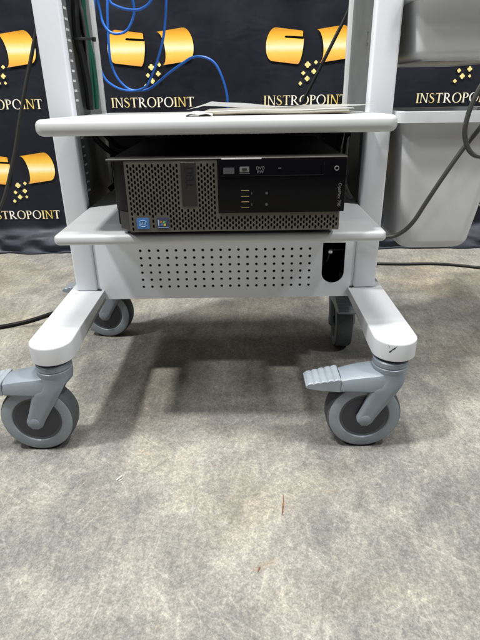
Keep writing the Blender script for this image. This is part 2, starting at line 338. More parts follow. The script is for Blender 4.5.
def stroke(bm, pts, y, th=.00025):
    prism(bm, pts, 'Y', y - th, y + th)
def letter(bm, ch, x, h, y0):
    """serif capitals drawn as thick and thin strokes; returns the advance"""
    k = [0]
    def R(a, b, c, d): k[0] += 1; stroke(bm, [(x + a * h, z0 + b * h), (x + c * h, z0 + b * h), (x + c * h, z0 + d * h), (x + a * h, z0 + d * h)], y0 - k[0] * .00012)
    def Q(*p): k[0] += 1; stroke(bm, [(x + a * h, z0 + b * h) for a, b in p], y0 - k[0] * .00012)
    def ring(cx, cz, rx, rz, ix, iz, a0=0, a1=2 * PI, n=28):
        k[0] += 1; yy = y0 - k[0] * .00012
        full = abs(a1 - a0 - 2 * PI) < 1e-6
        t = bmesh.new(); o_, i_ = [], []
        for s in range(n + (0 if full else 1)):
            a = a0 + (a1 - a0) * s / n
            o_.append([t.verts.new((x + (cx + rx * math.cos(a)) * h, q, z0 + (cz + rz * math.sin(a)) * h)) for q in (yy - .00025, yy + .00025)])
            i_.append([t.verts.new((x + (cx + ix * math.cos(a)) * h, q, z0 + (cz + iz * math.sin(a)) * h)) for q in (yy - .00025, yy + .00025)])
        m_ = len(o_)
        for s in range(m_ if full else m_ - 1):
            e = (s + 1) % m_
            t.faces.new((o_[s][0], o_[e][0], i_[e][0], i_[s][0])); t.faces.new((o_[s][0], o_[s][1], o_[e][1], o_[e][0])); t.faces.new((i_[s][0], i_[e][0], i_[e][1], i_[s][1]))
        merge(bm, t)
    z0 = letter.z0; T_, t_, s_ = .155, .075, .045
    if ch == 'I': R(.08, 0, .08 + T_, 1); R(0, 0, .30, s_); R(0, 1 - s_, .30, 1); return .30
    if ch == 'N':
        R(.10, 0, .10 + t_, 1); R(.74, 0, .74 + t_, 1); Q((.06, 1), (.22, 1), (.80, 0), (.72, 0)); R(0, 0, .26, s_); R(.62, 1 - s_, .90, 1); R(0, 1 - s_, .12, 1); return .90
    if ch == 'T':
        R(.32, 0, .32 + T_, 1); R(.02, 1 - .055, .76, 1); R(.24, 0, .54, s_); Q((.02, 1), (.06, 1), (.03, .78), (0, .78)); Q((.72, 1), (.76, 1), (.78, .78), (.75, .78)); return .78
    if ch in 'RP':
        R(.08, 0, .08 + T_, 1); R(0, 0, .30, s_); R(0, 1 - s_, .14, 1)
        ring(.30, .735, .34, .265, .21, .215, -PI / 2, PI / 2); R(.14, .945, .31, 1); R(.14, .47, .31, .52)
        if ch == 'R': Q((.26, .50), (.42, .50), (.86, 0), (.68, 0)); R(.68, 0, .90, s_); return .86
        return .66
    if ch == 'O': ring(.50, .5, .50, .53, .36, .475); return 1.0
    if ch == 'S':
        c = crom([(.50, .80, 0), (.44, .93, 0), (.28, .975, 0), (.12, .88, 0), (.12, .70, 0), (.30, .54, 0), (.48, .40, 0), (.54, .22, 0), (.42, .06, 0), (.24, .02, 0), (.08, .10, 0), (.03, .24, 0)], 4)
        n = len(c); A, B = [], []
        for i, p in enumerate(c):
            d = (c[min(i + 1, n - 1)] - c[max(i - 1, 0)]).normalized(); nn = Vector((-d.y, d.x, 0)); wd = .022 + .062 * math.exp(-((i / (n - 1) - .5) / .2) ** 2)
            A.append(p + nn * wd); B.append(p - nn * wd)
        for i in range(n - 1): 
            yy = y0 - .0002
            t = bmesh.new()
            t.faces.new([t.verts.new((x + q.x * h, yy, z0 + q.y * h)) for q in (A[i], A[i + 1], B[i + 1], B[i])]); merge(bm, t)
        return .60
def lettering_bm():
    bm = bmesh.new(); h = .0268; x = 0; letter.z0 = 0
    for ch in 'INSTROPOINT': x += letter(bm, ch, x, h, 0) * h + .10 * h
    wdt = x - .10 * h
    bmesh.ops.translate(bm, vec=(-wdt / 2, 0, 0), verts=bm.verts)
    bmesh.ops.scale(bm, vec=(.251 / wdt, 1, 1), verts=bm.verts)
    return bm
def capsule_bm(side):
    """half a capsule: a rounded closed end and a cut end"""
    L_, R_ = .100, .041; pts = []
    for k in range(17):                                  # bulging outer end
        a = PI / 2 + PI * k / 16; pts.append((-.022 + .030 * math.cos(a) - .02, R_ * math.sin(a)))
    for k in range(11):                                  # cut end, bowed the same way
        a = -PI / 2 + PI * k / 10; pts.append((.052 + .012 * math.cos(a) * (1 if side < 0 else -1.6), R_ * math.sin(a)))
    bm = bmesh.new()
    if side < 0:
        pts = pts[:-3] + [(.052 + .012 * math.cos(.74), .0215), (-.004, .0190), (-.009, .0215), (-.004, .0245), (.0575, .0275)] + pts[-2:]
        t = plate_bm(pts, [], .0006, 0)
        merge(bm, t)
    else:
        pts = [(-u, v_) for u, v_ in pts]; prism(bm, pts, 'Y', -.0003, .0003)
    bmesh.ops.scale(bm, vec=(.80, 1, 1.06), verts=bm.verts)
    ang = -.12 if side < 0 else .13
    bmesh.ops.transform(bm, matrix=Matrix.Rotation(-ang, 4, 'Y'), verts=bm.verts)
    return bm
def crosses_bm():
    bm = bmesh.new()
    for cx, cz, s in ((-.006, .0, 1.25), (.018, .006, .8), (-.018, -.022, .85), (.013, -.018, 1.05), (-.006, -.037, 1.1), (.016, -.037, .65), (-.026, -.050, .8)):
        a, b_ = .0066 * s, .0030 * s
        pts = []
        for q in range(4):
            for (u, v_) in ((b_, a * .8), (b_ * .5, a), (-b_ * .5, a), (-b_, a * .8), (-b_, b_)):
                c_, s__ = math.cos(q * PI / 2), math.sin(q * PI / 2); pts.append((cx + u * c_ - v_ * s__, cz + u * s__ + v_ * c_))
        prism(bm, pts, 'Y', -.0003, .0003)
    return bm
protos = None
for rz in (.458, .121):
    for cx in (-1.187, -.726, -.264, .1985, .6605):
        if protos is None:
            a = obj('capsule_half', capsule_bm(-1), GOLD, banner, local=True)
            b_ = obj('capsule_half', capsule_bm(1), GOLD, banner, local=True)
            c_ = obj('cross_cluster', crosses_bm(), GOLDD, banner, local=True)
            d_ = obj('lettering', lettering_bm(), GOLDT, banner, local=True)
            protos = (a, b_, c_, d_); items = protos
        else:
            items = []
            for o in protos:
                q = o.copy(); COL.objects.link(q); q.parent = banner; items.append(q)
        items[0].location = (cx - .062, -.0040, rz + .159); items[1].location = (cx + .074, -.0040, rz + .162)
        items[2].location = (cx + .010, -.0040, rz + .109); items[3].location = (cx, -.0040, rz)

banner.scale = (1.042, 1.042, 1.042); banner.location = (0, BY * 1.042, -.0214)

# ------------------------------------------------------------------ the cart
cart = thing('equipment_cart', (-.03, .86, 0), 'white medical equipment cart on four grey casters with two shelves and a perforated skirt', 'cart')
YF, YB = .8541, 1.0754
LO, LI, RI, RO = -.2986, -.2604, .1999, .2391
ZC = .1786; ZT = 1.02
for side, (xo, xi) in ((-1, (LO, LI)), (1, (RO, RI))):
    s = side
    bm = bmesh.new(); x0, x1 = min(xo, xi), max(xo, xi)
    box(bm, x0, x1, YF, YF + .024, ZC + .0005, ZT, .0035, 3)
    col = obj('column', bm, WHITE, cart)
    # recessed inner wall behind the front profile, towards the rear trim
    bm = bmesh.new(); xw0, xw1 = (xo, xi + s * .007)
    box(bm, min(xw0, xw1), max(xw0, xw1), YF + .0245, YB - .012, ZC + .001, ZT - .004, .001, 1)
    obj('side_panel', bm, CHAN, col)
    bm = bmesh.new(); box(bm, x0 + (.0 if s > 0 else .0), x1, YB - .0115, YB, ZC + .001, ZT - .002, .003, 2)
    obj('rear_trim', bm, LIP, col)
    # slotted mounting strip; pale inlays stand in for light through its slots
    bm = bmesh.new(); xa = xi + s * .0068; box(bm, min(xa, xi + s * .0015), max(xa, xi + s * .0015), YF + .026, YF + .047, .335, ZT - .02, .0006, 1)
    st = obj('slot_strip', bm, CHAN, col)
    bm = bmesh.new(); z = .350
    while z < (.72 if s < 0 else 0):
        if z > .452 and len(bm.verts) and max(v.co.z for v in bm.verts) < .452: obj('slot_light_row', bm, INLAY, st); bm = bmesh.new()
        if not (.452 < z < .482):
            for j in range(3):
                y_ = YF + .0305 + j * .0050
                box(bm, min(xi + s * .0011, xi + s * .002), max(xi + s * .0011, xi + s * .002), y_, y_ + .0026, z + .0004, z + .0036)
        z += .0142
    if s < 0: obj('slot_light_row', bm, INLAY, st)
    if s > 0:
        bm = bmesh.new()                                   # small raised clip on the inner face
        xx = xi + s * .0064
        for (ya, yb, za, zb) in ((.905, .932, .5865, .588), (.905, .932, .5715, .573), (.905, .9065, .573, .5865), (.917, .9185, .573, .5865)): box(bm, xx - .0018, xx, ya, yb, za, zb)
        obj('clip', bm, CHAN, col)

def shelf(name, x0, x1, y0, y1, z0, z1, r, rc, mat):
    """tray with rounded plan corners and a full round nose"""
    bm = bmesh.new(); n = 8; rings = []
    steps = 10
    for k in range(steps + 1):
        a = -PI / 2 + PI * k / steps
        ins = r * (1 - math.cos(a)); 
        zz = (z0 + r + r * math.sin(a)) if k <= steps / 2 else (z1 - r + r * math.sin(a))
        rings.append([bm.verts.new((u, v_, zz)) for u, v_ in rrect(x0 + ins, x1 - ins, y0 + ins, y1 - ins, max(rc - ins, .001), n)])
    m_ = len(rings[0])
    for a, b_ in zip(rings, rings[1:]):
        for k in range(m_): bm.faces.new((a[k], a[(k + 1) % m_], b_[(k + 1) % m_], b_[k]))
    bm.faces.new(rings[0][::-1]); bm.faces.new(rings[-1])
    return obj(name, bm, mat, cart, angle=50)
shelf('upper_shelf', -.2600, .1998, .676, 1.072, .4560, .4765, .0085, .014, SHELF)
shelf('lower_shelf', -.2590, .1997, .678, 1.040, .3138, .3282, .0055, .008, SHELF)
# perforated skirt
PX0, PX1, PZ0, PZ1 = -.2598, .1993, .1612, .3130
holes = []
for i in range(20):
    for j in range(6): holes.append(circ(-.1775 + i * .01565, .2515 - j * .01345, .0025, 12))
sl = [(.1422, .2615), (.1422, .207)] + [(.162 + .0198 * math.cos(PI + PI * k / 14), .207 + .0200 * math.sin(PI + PI * k / 14)) for k in range(1, 14)] + [(.1818, .207), (.1818, .2615)]
holes.append(sl)
skirt = obj('perforated_skirt', plate_bm([(PX0, PZ0), (PX1, PZ0), (PX1, PZ1), (PX0, PZ1)], holes, .002, YF + .0035), WHITE, cart)
bm = bmesh.new()
box(bm, PX0 + .004, PX1 - .004, YF + .085, YF + .087, PZ0 + .004, PZ1 - .002)
box(bm, PX0 + .004, PX1 - .004, YF + .006, YF + .0845, PZ0 + .003, PZ0 + .005)
box(bm, PX0 + .004, PX0 + .006, YF + .006, YF + .0845, PZ0 + .0055, PZ1 - .002)
box(bm, PX1 - .006, PX1 - .004, YF + .006, YF + .0845, PZ0 + .0055, PZ1 - .002)
obj('skirt_dark_box', bm, VOID, skirt)  # black box added behind the skirt so its holes read dark
bm = bmesh.new(); lathe(bm, [(.0045, YF + .030), (.0052, YF + .027), (.0052, YF + .024), (.0035, YF + .022), (.0015, YF + .0215)], 'Y', (.1592, 0, .2395), 16)
tube(bm, [(.1592, YF + .03, .2395), (.1592, YF + .084, .2395)], .0025, 8, smooth=False)
obj('bolt', bm, STEEL, skirt)
bm = bmesh.new(); tube(bm, [(.1592, YF + .032, .236), (.157, YF + .034, .222), (.152, YF + .04, .212), (.1445, YF + .05, .205)], .0022, 8); box(bm, .162, .194, YF + .040, YF + .044, .2365, .2385)
obj('latch_rod', bm, DARKM, skirt)
# dark perforated back between the two shelves
holes = [circ(-.165 + i * .0125 + (.006 if j % 2 else 0), .447 - j * .0105, .0022, 8) for i in range(27) for j in range(9)]
obj('back_panel', plate_bm([(-.2598, .3285), (.1993, .3285), (.1993, .4555), (-.2598, .4555)], holes, .0015, YB - .019), DARKM, cart)
bm = bmesh.new(); box(bm, -.2592, .1987, YB - .016, YB - .0145, .3290, .4550)
obj('back_liner', bm, CHAN, cart)
# legs: straight runners under the columns with a dropped round nose
for xc in (-.2800, .2215):
    bm = bmesh.new(); hw = .0315; yt = .6300; ye = 1.070
    def outline(z, tap):
        o = [(xc + hw * math.cos(PI + PI * k / 20) * tap, yt + hw * 1.0 + hw * math.sin(PI + PI * k / 20) * tap) for k in range(21)]
        for yy in (.70, .76, .84): o.append((xc + hw * tap, yy))
        o += [(xc + hw * tap, ye), (xc - hw * tap, ye)]
        for yy in (.84, .76, .70): o.append((xc - hw * tap, yy))
        return o
    def zb(y): t = max(0, min(1, (y - .675) / (.80 - .675))); t = t * t * (3 - 2 * t); return .1505 + t * .0135
    lay = [(ZC, .97), (ZC - .0008, .99), (ZC - .0022, 1.0)]
    rings = [[bm.verts.new((u, v_, z)) for u, v_ in outline(z, tp)] for z, tp in lay]
    rings.append([bm.verts.new((u, v_, zb(v_) + .0015)) for u, v_ in outline(0, 1.0)])
    rings.append([bm.verts.new((u, v_, zb(v_))) for u, v_ in outline(0, .95)])
    m_ = len(rings[0])
    for a, b_ in zip(rings, rings[1:]):
        for k in range(m_): bm.faces.new((a[k], a[(k + 1) % m_], b_[(k + 1) % m_], b_[k]))
    bm.faces.new(rings[0][::-1]); bm.faces.new(rings[-1])
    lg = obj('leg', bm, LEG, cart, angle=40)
    bm = bmesh.new(); box(bm, (LI + .0005 if xc < 0 else RI - .006), (LI + .006 if xc < 0 else RI - .0005), YF + .0005, YF + .01, ZC - .001 + .0012, ZC + .0022)
    obj('end_cap', bm, RUB, lg)
    if xc > 0:
        bm = bmesh.new()
        def onleg(a, z, o=.00025): return (xc + (hw + o) * math.cos(a), yt + hw + (hw + o) * math.sin(a), z)
        for (a0, z0, a1, z1, wd) in ((4.22, .1655, 4.56, .1765, .0009), (4.24, .1655, 4.36, .1695, .0012), (4.17, .1765, 4.25, .1725, .0006), (4.40, .1708, 4.50, .1742, .0010)):
            n_ = 7; A = []; B = []
            for k in range(n_):
                t = k / (n_ - 1); ww = wd * math.sin(PI * (.12 + .76 * t)); jit = .0003 * math.sin(k * 2.3)
                A.append(bm.verts.new(onleg(a0 + (a1 - a0) * t, z0 + (z1 - z0) * t + ww + jit))); B.append(bm.verts.new(onleg(a0 + (a1 - a0) * t, z0 + (z1 - z0) * t - ww + jit)))
            for k in range(n_ - 1): bm.faces.new((A[k], A[k + 1], B[k + 1], B[k]))
        obj('scuff_mark', bm, SCUFF, lg)

# casters: fork (the part) carrying rim, tyre, hub, neck and brake pedal
WX, WR = -.0350, .0570 - .0055
def make_caster():
    bm = bmesh.new()
    # each arm flows out of the round neck and narrows to a rounded end at the axle
    A0, B0 = Vector((.0015, .128)), Vector((WX, .0515)); dr = (B0 - A0).normalized(); pe = Vector((-dr.y, dr.x))
    L_ = (B0 - A0).length; re = .0125; NS, NU = 22, 10
    for sg in (-1, 1):
        fr, bk_ = [], []
        for i in range(NS + 1):
            d = (L_ + re * .999) * (i / NS) ** .85; c_ = A0 + dr * d; t = min(1, d / L_)
            hw = .0238 * (1 - t) ** 1.3 + re * (1 - (1 - t) ** 1.3)
            if d > L_: hw = re * math.sqrt(max(0, 1 - ((d - L_) / re) ** 2)) + .0004
            ax = (Vector((1, 0)).lerp(-pe if pe.x < 0 else pe, min(1, t * 1.8))).normalized()
            bl = max(0, 1 - t * 2.6); bl = bl * bl * (3 - 2 * bl); f1, b1 = [], []
            for k in range(NU + 1):
                u = -1 + 2 * k / NU; p = c_ + ax * (hw * u)
                yc = math.sqrt(max(.0257 ** 2 - p.x ** 2, .006 ** 2)); yo = .0272 - .0030 * abs(u) ** 6 - (.002 if d > L_ and i == NS else 0)
                f1.append(bm.verts.new((p.x, sg * (bl * yc + (1 - bl) * yo), p.y))); b1.append(bm.verts.new((p.x, sg * min(.0192, (bl * yc + (1 - bl) * yo) - .0005), p.y)))
            fr.append(f1); bk_.append(b1)
        for i in range(NS):
            for k in range(NU):
                bm.faces.new((fr[i][k], fr[i][k + 1], fr[i + 1][k + 1], fr[i + 1][k])); bm.faces.new((bk_[i][k], bk_[i + 1][k], bk_[i + 1][k + 1], bk_[i][k + 1]))
            bm.faces.new((fr[i][0], fr[i + 1][0], bk_[i + 1][0], bk_[i][0])); bm.faces.new((fr[i][-1], bk_[i][-1], bk_[i + 1][-1], fr[i + 1][-1]))
        for k in range(NU): bm.faces.new((fr[0][k], bk_[0][k], bk_[0][k + 1], fr[0][k + 1])); bm.faces.new((fr[-1][k], fr[-1][k + 1], bk_[-1][k + 1], bk_[-1][k]))
    lathe(bm, [(.010, .1095), (.0185, .1110), (.0245, .1180), (.0256, .1240), (.0256, .1290)], 'Z', (0, 0, 0), 40)
    f = obj('caster', bm, CASTER, cart, local=True, angle=40)
    bm = bmesh.new()
    lathe(bm, [(.0225, .122), (.0252, .1235), (.0262, .1290), (.0262, .1345), (.0246, .1356), (.0246, .1364), (.0258, .1374), (.0258, .1440), (.0240, .1458)], 'Z', (0, 0, 0), 48)
    obj('swivel_neck', bm, CASTER, f, local=True)
    bm = bmesh.new(); lathe(bm, [(.0215, .1455), (.0215, .1502)], 'Z', (0, 0, 0), 32); obj('bearing_ring', bm, RUB, f, local=True)
    c = (WX, 0, WR)
    bm = bmesh.new()
    lathe(bm, [(.0500, -.0160), (.0530, -.0166), (.0552, -.0152), (.0567, -.010), (.0570, -.004), (.0570, .004), (.0567, .010), (.0552, .0152), (.0530, .0166), (.0500, .0160)], 'Y', c, 72); obj('tyre', bm, TYRE, f, local=True)
    bm = bmesh.new(); lathe(bm, [(.0375, -.0166), (.0388, -.0178), (.0518, -.0180), (.0538, -.0170), (.0538, .0170), (.0518, .0180), (.0388, .0178), (.0375, .0166)], 'Y', c, 72, True); obj('rim', bm, CASTERL, f, local=True)
    bm = bmesh.new(); lathe(bm, [(.010, -.0165), (.030, -.0165), (.0355, -.0158), (.0376, -.0150), (.0376, .0150), (.0355, .0158), (.030, .0165), (.010, .0165)], 'Y', c, 56); obj('hub', bm, HUB, f, local=True)
    bm = bmesh.new()
    lathe(bm, [(.0070, -.0278), (.0078, -.0274), (.0078, .0274), (.0070, .0278)], 'Y', (WX, 0, .0515), 24); obj('axle_cap', bm, CASTER, f, local=True)
    # brake housing, narrowing and thinning away from the neck
    bm = bmesh.new()
    secs = [(-.006, .1000, .1290, .0235), (-.016, .0985, .1290, .0262), (-.028, .0980, .1275, .0268), (-.040, .0980, .1262, .0262), (-.052, .0980, .1243, .0250), (-.064, .0980, .1218, .0238), (-.0745, .0980, .1188, .0225)]
    rings = []
    for x, zl, zh, hw in secs:
        pts = [(-hw, zl + .003), (-hw, zh - .011), (-hw * .88, zh - .0035), (-hw * .62, zh), (0, zh + .001), (hw * .62, zh), (hw * .88, zh - .0035), (hw, zh - .011), (hw, zl + .003), (hw * .9, zl), (-hw * .9, zl)]
        rings.append([bm.verts.new((x, a, b_)) for a, b_ in pts])
    for a, b_ in zip(rings, rings[1:]):
        for k in range(11): bm.faces.new((a[k], a[(k + 1) % 11], b_[(k + 1) % 11], b_[k]))
    bm.faces.new(rings[0][::-1]); bm.faces.new(rings[-1])
    obj('brake_housing', bm, CASTER, f, local=True, angle=30)
    bm = bmesh.new(); n = 60
    top, bot = [], []
    for k in range(n + 1):
        t = k / n; x = -.0755 - .0490 * t; zt = .1190 - .0075 * t - .002 * t * t + .0019 * abs(math.sin(PI * 5 * t)) ** .6
        top.append((x, zt)); bot.append((x, .0988 + .002 * t + .003 * t ** 3))
    top.append((-.1262, .1085)); bot.append((-.1262, .1050))
    ws = [.0225 - .003 * min(1, k / n) for k in range(n + 2)]
    g = []
    for (x, zt), (_, zb_), hw in zip(top, bot, ws): g.append([bm.verts.new((x, a, b_)) for a, b_ in ((-hw, zb_), (-hw, zt - .0015), (-hw + .002, zt), (hw - .002, zt), (hw, zt - .0015), (hw, zb_))])
    for a, b_ in zip(g, g[1:]):
        for k in range(6): bm.faces.new((a[k], a[(k + 1) % 6], b_[(k + 1) % 6], b_[k]))
    bm.faces.new(g[0][::-1]); bm.faces.new(g[-1])
    obj('brake_pedal', bm, CASTERL, f, local=True, angle=25)
    return f
c0 = make_caster()
spots = [(.2185, .6580, 0), (-.2815, .6590, 0), (-.2700, 1.052, math.radians(-6)), (.2160, 1.028, math.radians(86))]
for i, (x, y, rz) in enumerate(spots):
    if i == 0: c = c0
    else:
        c = c0.copy(); COL.objects.link(c); c.parent = cart
        for ch in c0.children:
            q = ch.copy(); COL.objects.link(q); q.parent = c
    c.location = Vector((x, y, 0)) - cart.location; c.rotation_euler = (0, 0, rz)

# ------------------------------------------------------------------ desktop computer
pc = thing('desktop_computer', (-.015, .85, .3285), 'black slim desktop computer lying flat on the lower shelf with mesh front', 'computer')
PY = .689; PB = .3292
bm = bmesh.new(); box(bm, -.1745, .1395, .717, 1.000, PB + .003, .4262, .003, 2)
obj('chassis', bm, PCBLK, pc)
bm = bmesh.new()        # thin lid lip over the front
box(bm, -.1768, .1405, .6885, .7165, .4238, .4264, .0008, 1); obj('lid_lip', bm, PLATE, pc)
bm = bmesh.new()        # flared side wing of the bezel, upper black and lower bronze
prism(bm, [(-.1533, .6905), (-.1505, .7165), (-.1745, .7165), (-.1725, .708)], 'Z', .3572, .4235, .0008, 1); obj('bezel_side', bm, PCGLOSS, pc)
bm = bmesh.new(); prism(bm, [(-.1533, .6905), (-.1505, .7165), (-.1715, .7165), (-.1695, .708)], 'Z', PB + .001, .3568, .0008, 1); obj('bezel_foot', bm, PLATE, pc)
# grille with real staggered slots
GX0, GX1, GZ0, GZ1 = -.1533, .1342, PB, .4236
DX0, DZ0 = -.0300, .3545
outl = [(GX0, GZ0), (GX1, GZ0), (GX1, DZ0 - .0006), (DX0 - .0006, DZ0 - .0006), (DX0 - .0006, GZ1), (GX0, GZ1)]
def slot(cx, cz, w_=.00135, h_=.00245):
    return [(cx + w_, cz - h_ * .55), (cx + w_, cz + h_ * .55), (cx + w_ * .4, cz + h_), (cx - w_ * .4, cz + h_), (cx - w_, cz + h_ * .55), (cx - w_, cz - h_ * .55), (cx - w_ * .4, cz - h_), (cx + w_ * .4, cz - h_)]
PLX0, PLX1, PLZ0, PLZ1 = -.0790, -.0590, .3640, .4215
skips = [(PLX0, PLX1, PLZ0, PLZ1), (-.1435, -.1260, .3335, .3490), (-.1155, -.0985, .3335, .3490)]
holes = []
i = 0; x = GX0 + .0045
while x < GX1 - .003:
    z = GZ0 + (.0042 if i % 2 == 0 else .0077)
    while z < GZ1 - .003:
        ok = (x < DX0 - .004 or z < DZ0 - .004) and not any(a - .0018 < x < b_ + .0018 and c_ - .0030 < z < d_ + .0030 for a, b_, c_, d_ in skips)
        if ok: holes.append(slot(x, z))
        z += .0070
    x += .00405; i += 1
gr = obj('front_grille', plate_bm(outl, holes, .0016, PY), GRILLE, pc)
bm = bmesh.new(); box(bm, GX0 + .001, GX1 - .001, PY + .0045, PY + .0265, GZ0 + .001, GZ1 - .0005); obj('bezel_core', bm, VOID, pc)
bm = bmesh.new(); box(bm, PLX0, PLX1, PY - .0008, PY + .001, PLZ0, PLZ1, .0004, 1); pl = obj('badge_plate', bm, PLATE, gr)
bm = text_bm('DELL', .0185, .0003); bmesh.ops.transform(bm, matrix=Matrix.Rotation(PI / 2, 4, 'Y'), verts=bm.verts)
bmesh.ops.scale(bm, vec=(.85, 1, .66), verts=bm.verts)
bmesh.ops.translate(bm, vec=(-.0685, PY - .0009, .4030), verts=bm.verts); obj('maker_mark', bm, BADGE, pl)
# stickers
bm = bmesh.new(); prism(bm, rrect(-.1432, -.1262, .3338, .3488, .0015), 'Y', PY - .0008, PY + .001); sb = obj('blue_sticker', bm, STKB, gr)
bm = bmesh.new()
for a0, a1 in ((.4, 2.6), (3.5, 5.7)):
    c_ = [(-.1349 + .0055 * math.cos(a0 + (a1 - a0) * k / 12), PY - .0010, .3414 + .0045 * math.sin(a0 + (a1 - a0) * k / 12)) for k in range(13)]; tube(bm, c_, .00035, 6, smooth=False)
for xx, za, zb_ in ((-.1388, .3392, .3430), (-.1372, .3392, .3430), (-.1350, .3392, .3436), (-.1330, .3392, .3424), (-.1312, .3392, .3440)): box(bm, xx - .0004, xx + .0004, PY - .0012, PY - .0008, za, zb_)
obj('sticker_print', bm, STKL, sb)
bm = bmesh.new(); prism(bm, rrect(-.1153, -.0990, .3338, .3488, .0012), 'Y', PY - .0008, PY + .001); sd = obj('navy_sticker', bm, STKD, gr)
flags = [((-.1100, .3432), (.42, .12, .06)), ((-.1058, .3428), (.12, .36, .10)), ((-.1092, .3395), (.08, .20, .50)), ((-.1050, .3391), (.62, .48, .08))]
for (cx, cz), colr in flags:
    bm = bmesh.new(); prism(bm, [(cx - .0018, cz - .0015), (cx + .0016, cz - .0011), (cx + .0019, cz + .0018), (cx - .0014, cz + .0015)], 'Y', PY - .0012, PY - .0008)
    obj('colour_flag', bm, plain('flag_print', colr, .4), sd)
bm = bmesh.new(); box(bm, -.1145, -.1000, PY - .0011, PY - .0008, .3352, .3358); box(bm, -.1140, -.1125, PY - .0011, PY - .0008, .3375, .3460); obj('sticker_print', bm, STKL, sd)
# drive and port panel
bm = bmesh.new(); box(bm, DX0, .1395, PY - .0022, PY + .0200, DZ0, .4236, .0008, 2); dp = obj('drive_panel', bm, PCGLOSS, pc)
FY = PY - .0024
def pr(name, parts, m, parent=dp):
    bm = bmesh.new()
    for p in parts: box(bm, p[0], p[1], FY - .0002, FY + .0002, p[2], p[3])
    return obj(name, bm, m, parent)
pr('eject_icon', [(-.0225, -.0080, .4060, .4140)], ICOND)
bm = bmesh.new(); prism(bm, rrect(-.0010, .0115, .4082, .4150, .001), 'Y', FY - .0002, FY + .0002); obj('drive_icon', bm, ICON, dp)
pr('drive_icon_detail', [(.0022, .0082, .4100, .4132)], PLATE).location.y -= .0006
pr('icon_foot', [(-.0015, .0120, .4062, .4070)], ICOND)
for s_, zz in (('DVD', .4128), ('RW', .4080)):
    bm = text_bm(s_, .0054, .00015); bmesh.ops.translate(bm, vec=(.0262, FY, zz), verts=bm.verts); obj('disc_logo', bm, ICON, dp)
bm = bmesh.new(); box(bm, -.0265, .0195 + .09, FY - .0002, FY + .0002, .4032, .4035); box(bm, .1095, .1098, FY - .0002, FY + .0002, .4032, .4200); obj('tray_seam', bm, PLATE, dp)
bm = bmesh.new(); prism(bm, rrect(.0495, .0535, .4118, .4132, .0006), 'Y', FY - .0006, FY); obj('eject_button', bm, ICOND, dp)
for z_ in (.3805, .3655):
    p_ = pr('usb_port', [(.0000, .0115, z_ - .0034, z_ + .0034)], VOID)
    pr('port_trim', [(.0005, .0110, z_ + .0035, z_ + .0042), (.0005, .0110, z_ - .0042, z_ - .0035)], GOLDI, p_)
    pr('port_mark', [(.0142, .0152, z_ - .0016, z_ + .0016)], ICOND)
    bm = bmesh.new(); lathe(bm, [(.0018, FY - .0001), (.0018, FY - .0004)], 'Y', (.0345, 0, z_), 16); obj('audio_jack', bm, ICOND, dp)
bm = bmesh.new()
for k in range(1):
    c_ = [(.1262 + .0026 * math.cos(2 * PI * q / 24), FY - .0003, .4115 + .0026 * math.sin(2 * PI * q / 24)) for q in range(25)]; tube(bm, c_, .00065, 6, smooth=False)
obj('power_button', bm, ICON, dp)
bm = text_bm('OptiPlex 790', .0058, .0001); bmesh.ops.transform(bm, matrix=Matrix.Rotation(PI / 2, 4, 'Y'), verts=bm.verts)
bmesh.ops.translate(bm, vec=(.1318, FY, .3770), verts=bm.verts); obj('model_name', bm, ICON, dp)
bm = bmesh.new(); box(bm, -.0245, .0275, .6870, .6884, .4244, .4256); obj('lid_glint_strip', bm, LIP, pc)  # pale strip painted as a highlight along the lid edge
for fx in (-.150, .120):
    for fy in (.74, .96):
        bm = bmesh.new(); box(bm, fx - .01, fx + .01, fy - .01, fy + .01, .3227, PB + .0028, .0008, 1); obj('rubber_foot', bm, RUB, pc)

pc.scale = (.97, .97, .97); pc.location = (-.0146, .8245, .3340)

# ------------------------------------------------------------------ papers on the upper shelf
bm = bmesh.new(); rings = []
def sheet(bm, x0, x1, y0, y1, f, th, n=30, mrows=4):
    top = [[bm.verts.new((x0 + (x1 - x0) * i / n, y0 + (y1 - y0) * j / mrows, f(i / n, j / mrows) + th)) for i in range(n + 1)] for j in range(mrows + 1)]
    bot = [[bm.verts.new((x0 + (x1 - x0) * i / n, y0 + (y1 - y0) * j / mrows, f(i / n, j / mrows))) for i in range(n + 1)] for j in range(mrows + 1)]
    for j in range(mrows):
        for i in range(n):
            bm.faces.new((top[j][i], top[j][i + 1], top[j + 1][i + 1], top[j + 1][i])); bm.faces.new((bot[j][i], bot[j + 1][i], bot[j + 1][i + 1], bot[j][i + 1]))
    for i in range(n):
        bm.faces.new((top[0][i], bot[0][i], bot[0][i + 1], top[0][i + 1])); bm.faces.new((top[-1][i], top[-1][i + 1], bot[-1][i + 1], bot[-1][i]))
    for j in range(mrows):
        bm.faces.new((top[j][0], top[j + 1][0], bot[j + 1][0], bot[j][0])); bm.faces.new((top[j][-1], bot[j][-1], bot[j + 1][-1], top[j + 1][-1]))
bk = thing('booklet', (.06, .82, .4768), 'thin cream paper booklet lying flat on the upper shelf under a clear plastic sleeve', 'booklet')
bm = bmesh.new(); sheet(bm, -.055, .150, .735, .93, lambda u, v_: .4770 + .0012 * math.sin(u * 5) ** 2, .0014); obj('back_cover', bm, PAPERD, bk)
bm = bmesh.new(); sheet(bm, -.048, .146, .732, .925, lambda u, v_: .4786 + .0012 * math.sin(u * 5) ** 2 + .0008 * v_, .0024); obj('page_block', bm, PAPER, bk)
bm = bmesh.new(); sheet(bm, -.050, .152, .730, .93, lambda u, v_: .4812 + .0012 * math.sin(u * 5) ** 2 + .0010 * v_ + .0010 * u * u, .0007); obj('front_cover', bm, PAPERW, bk)
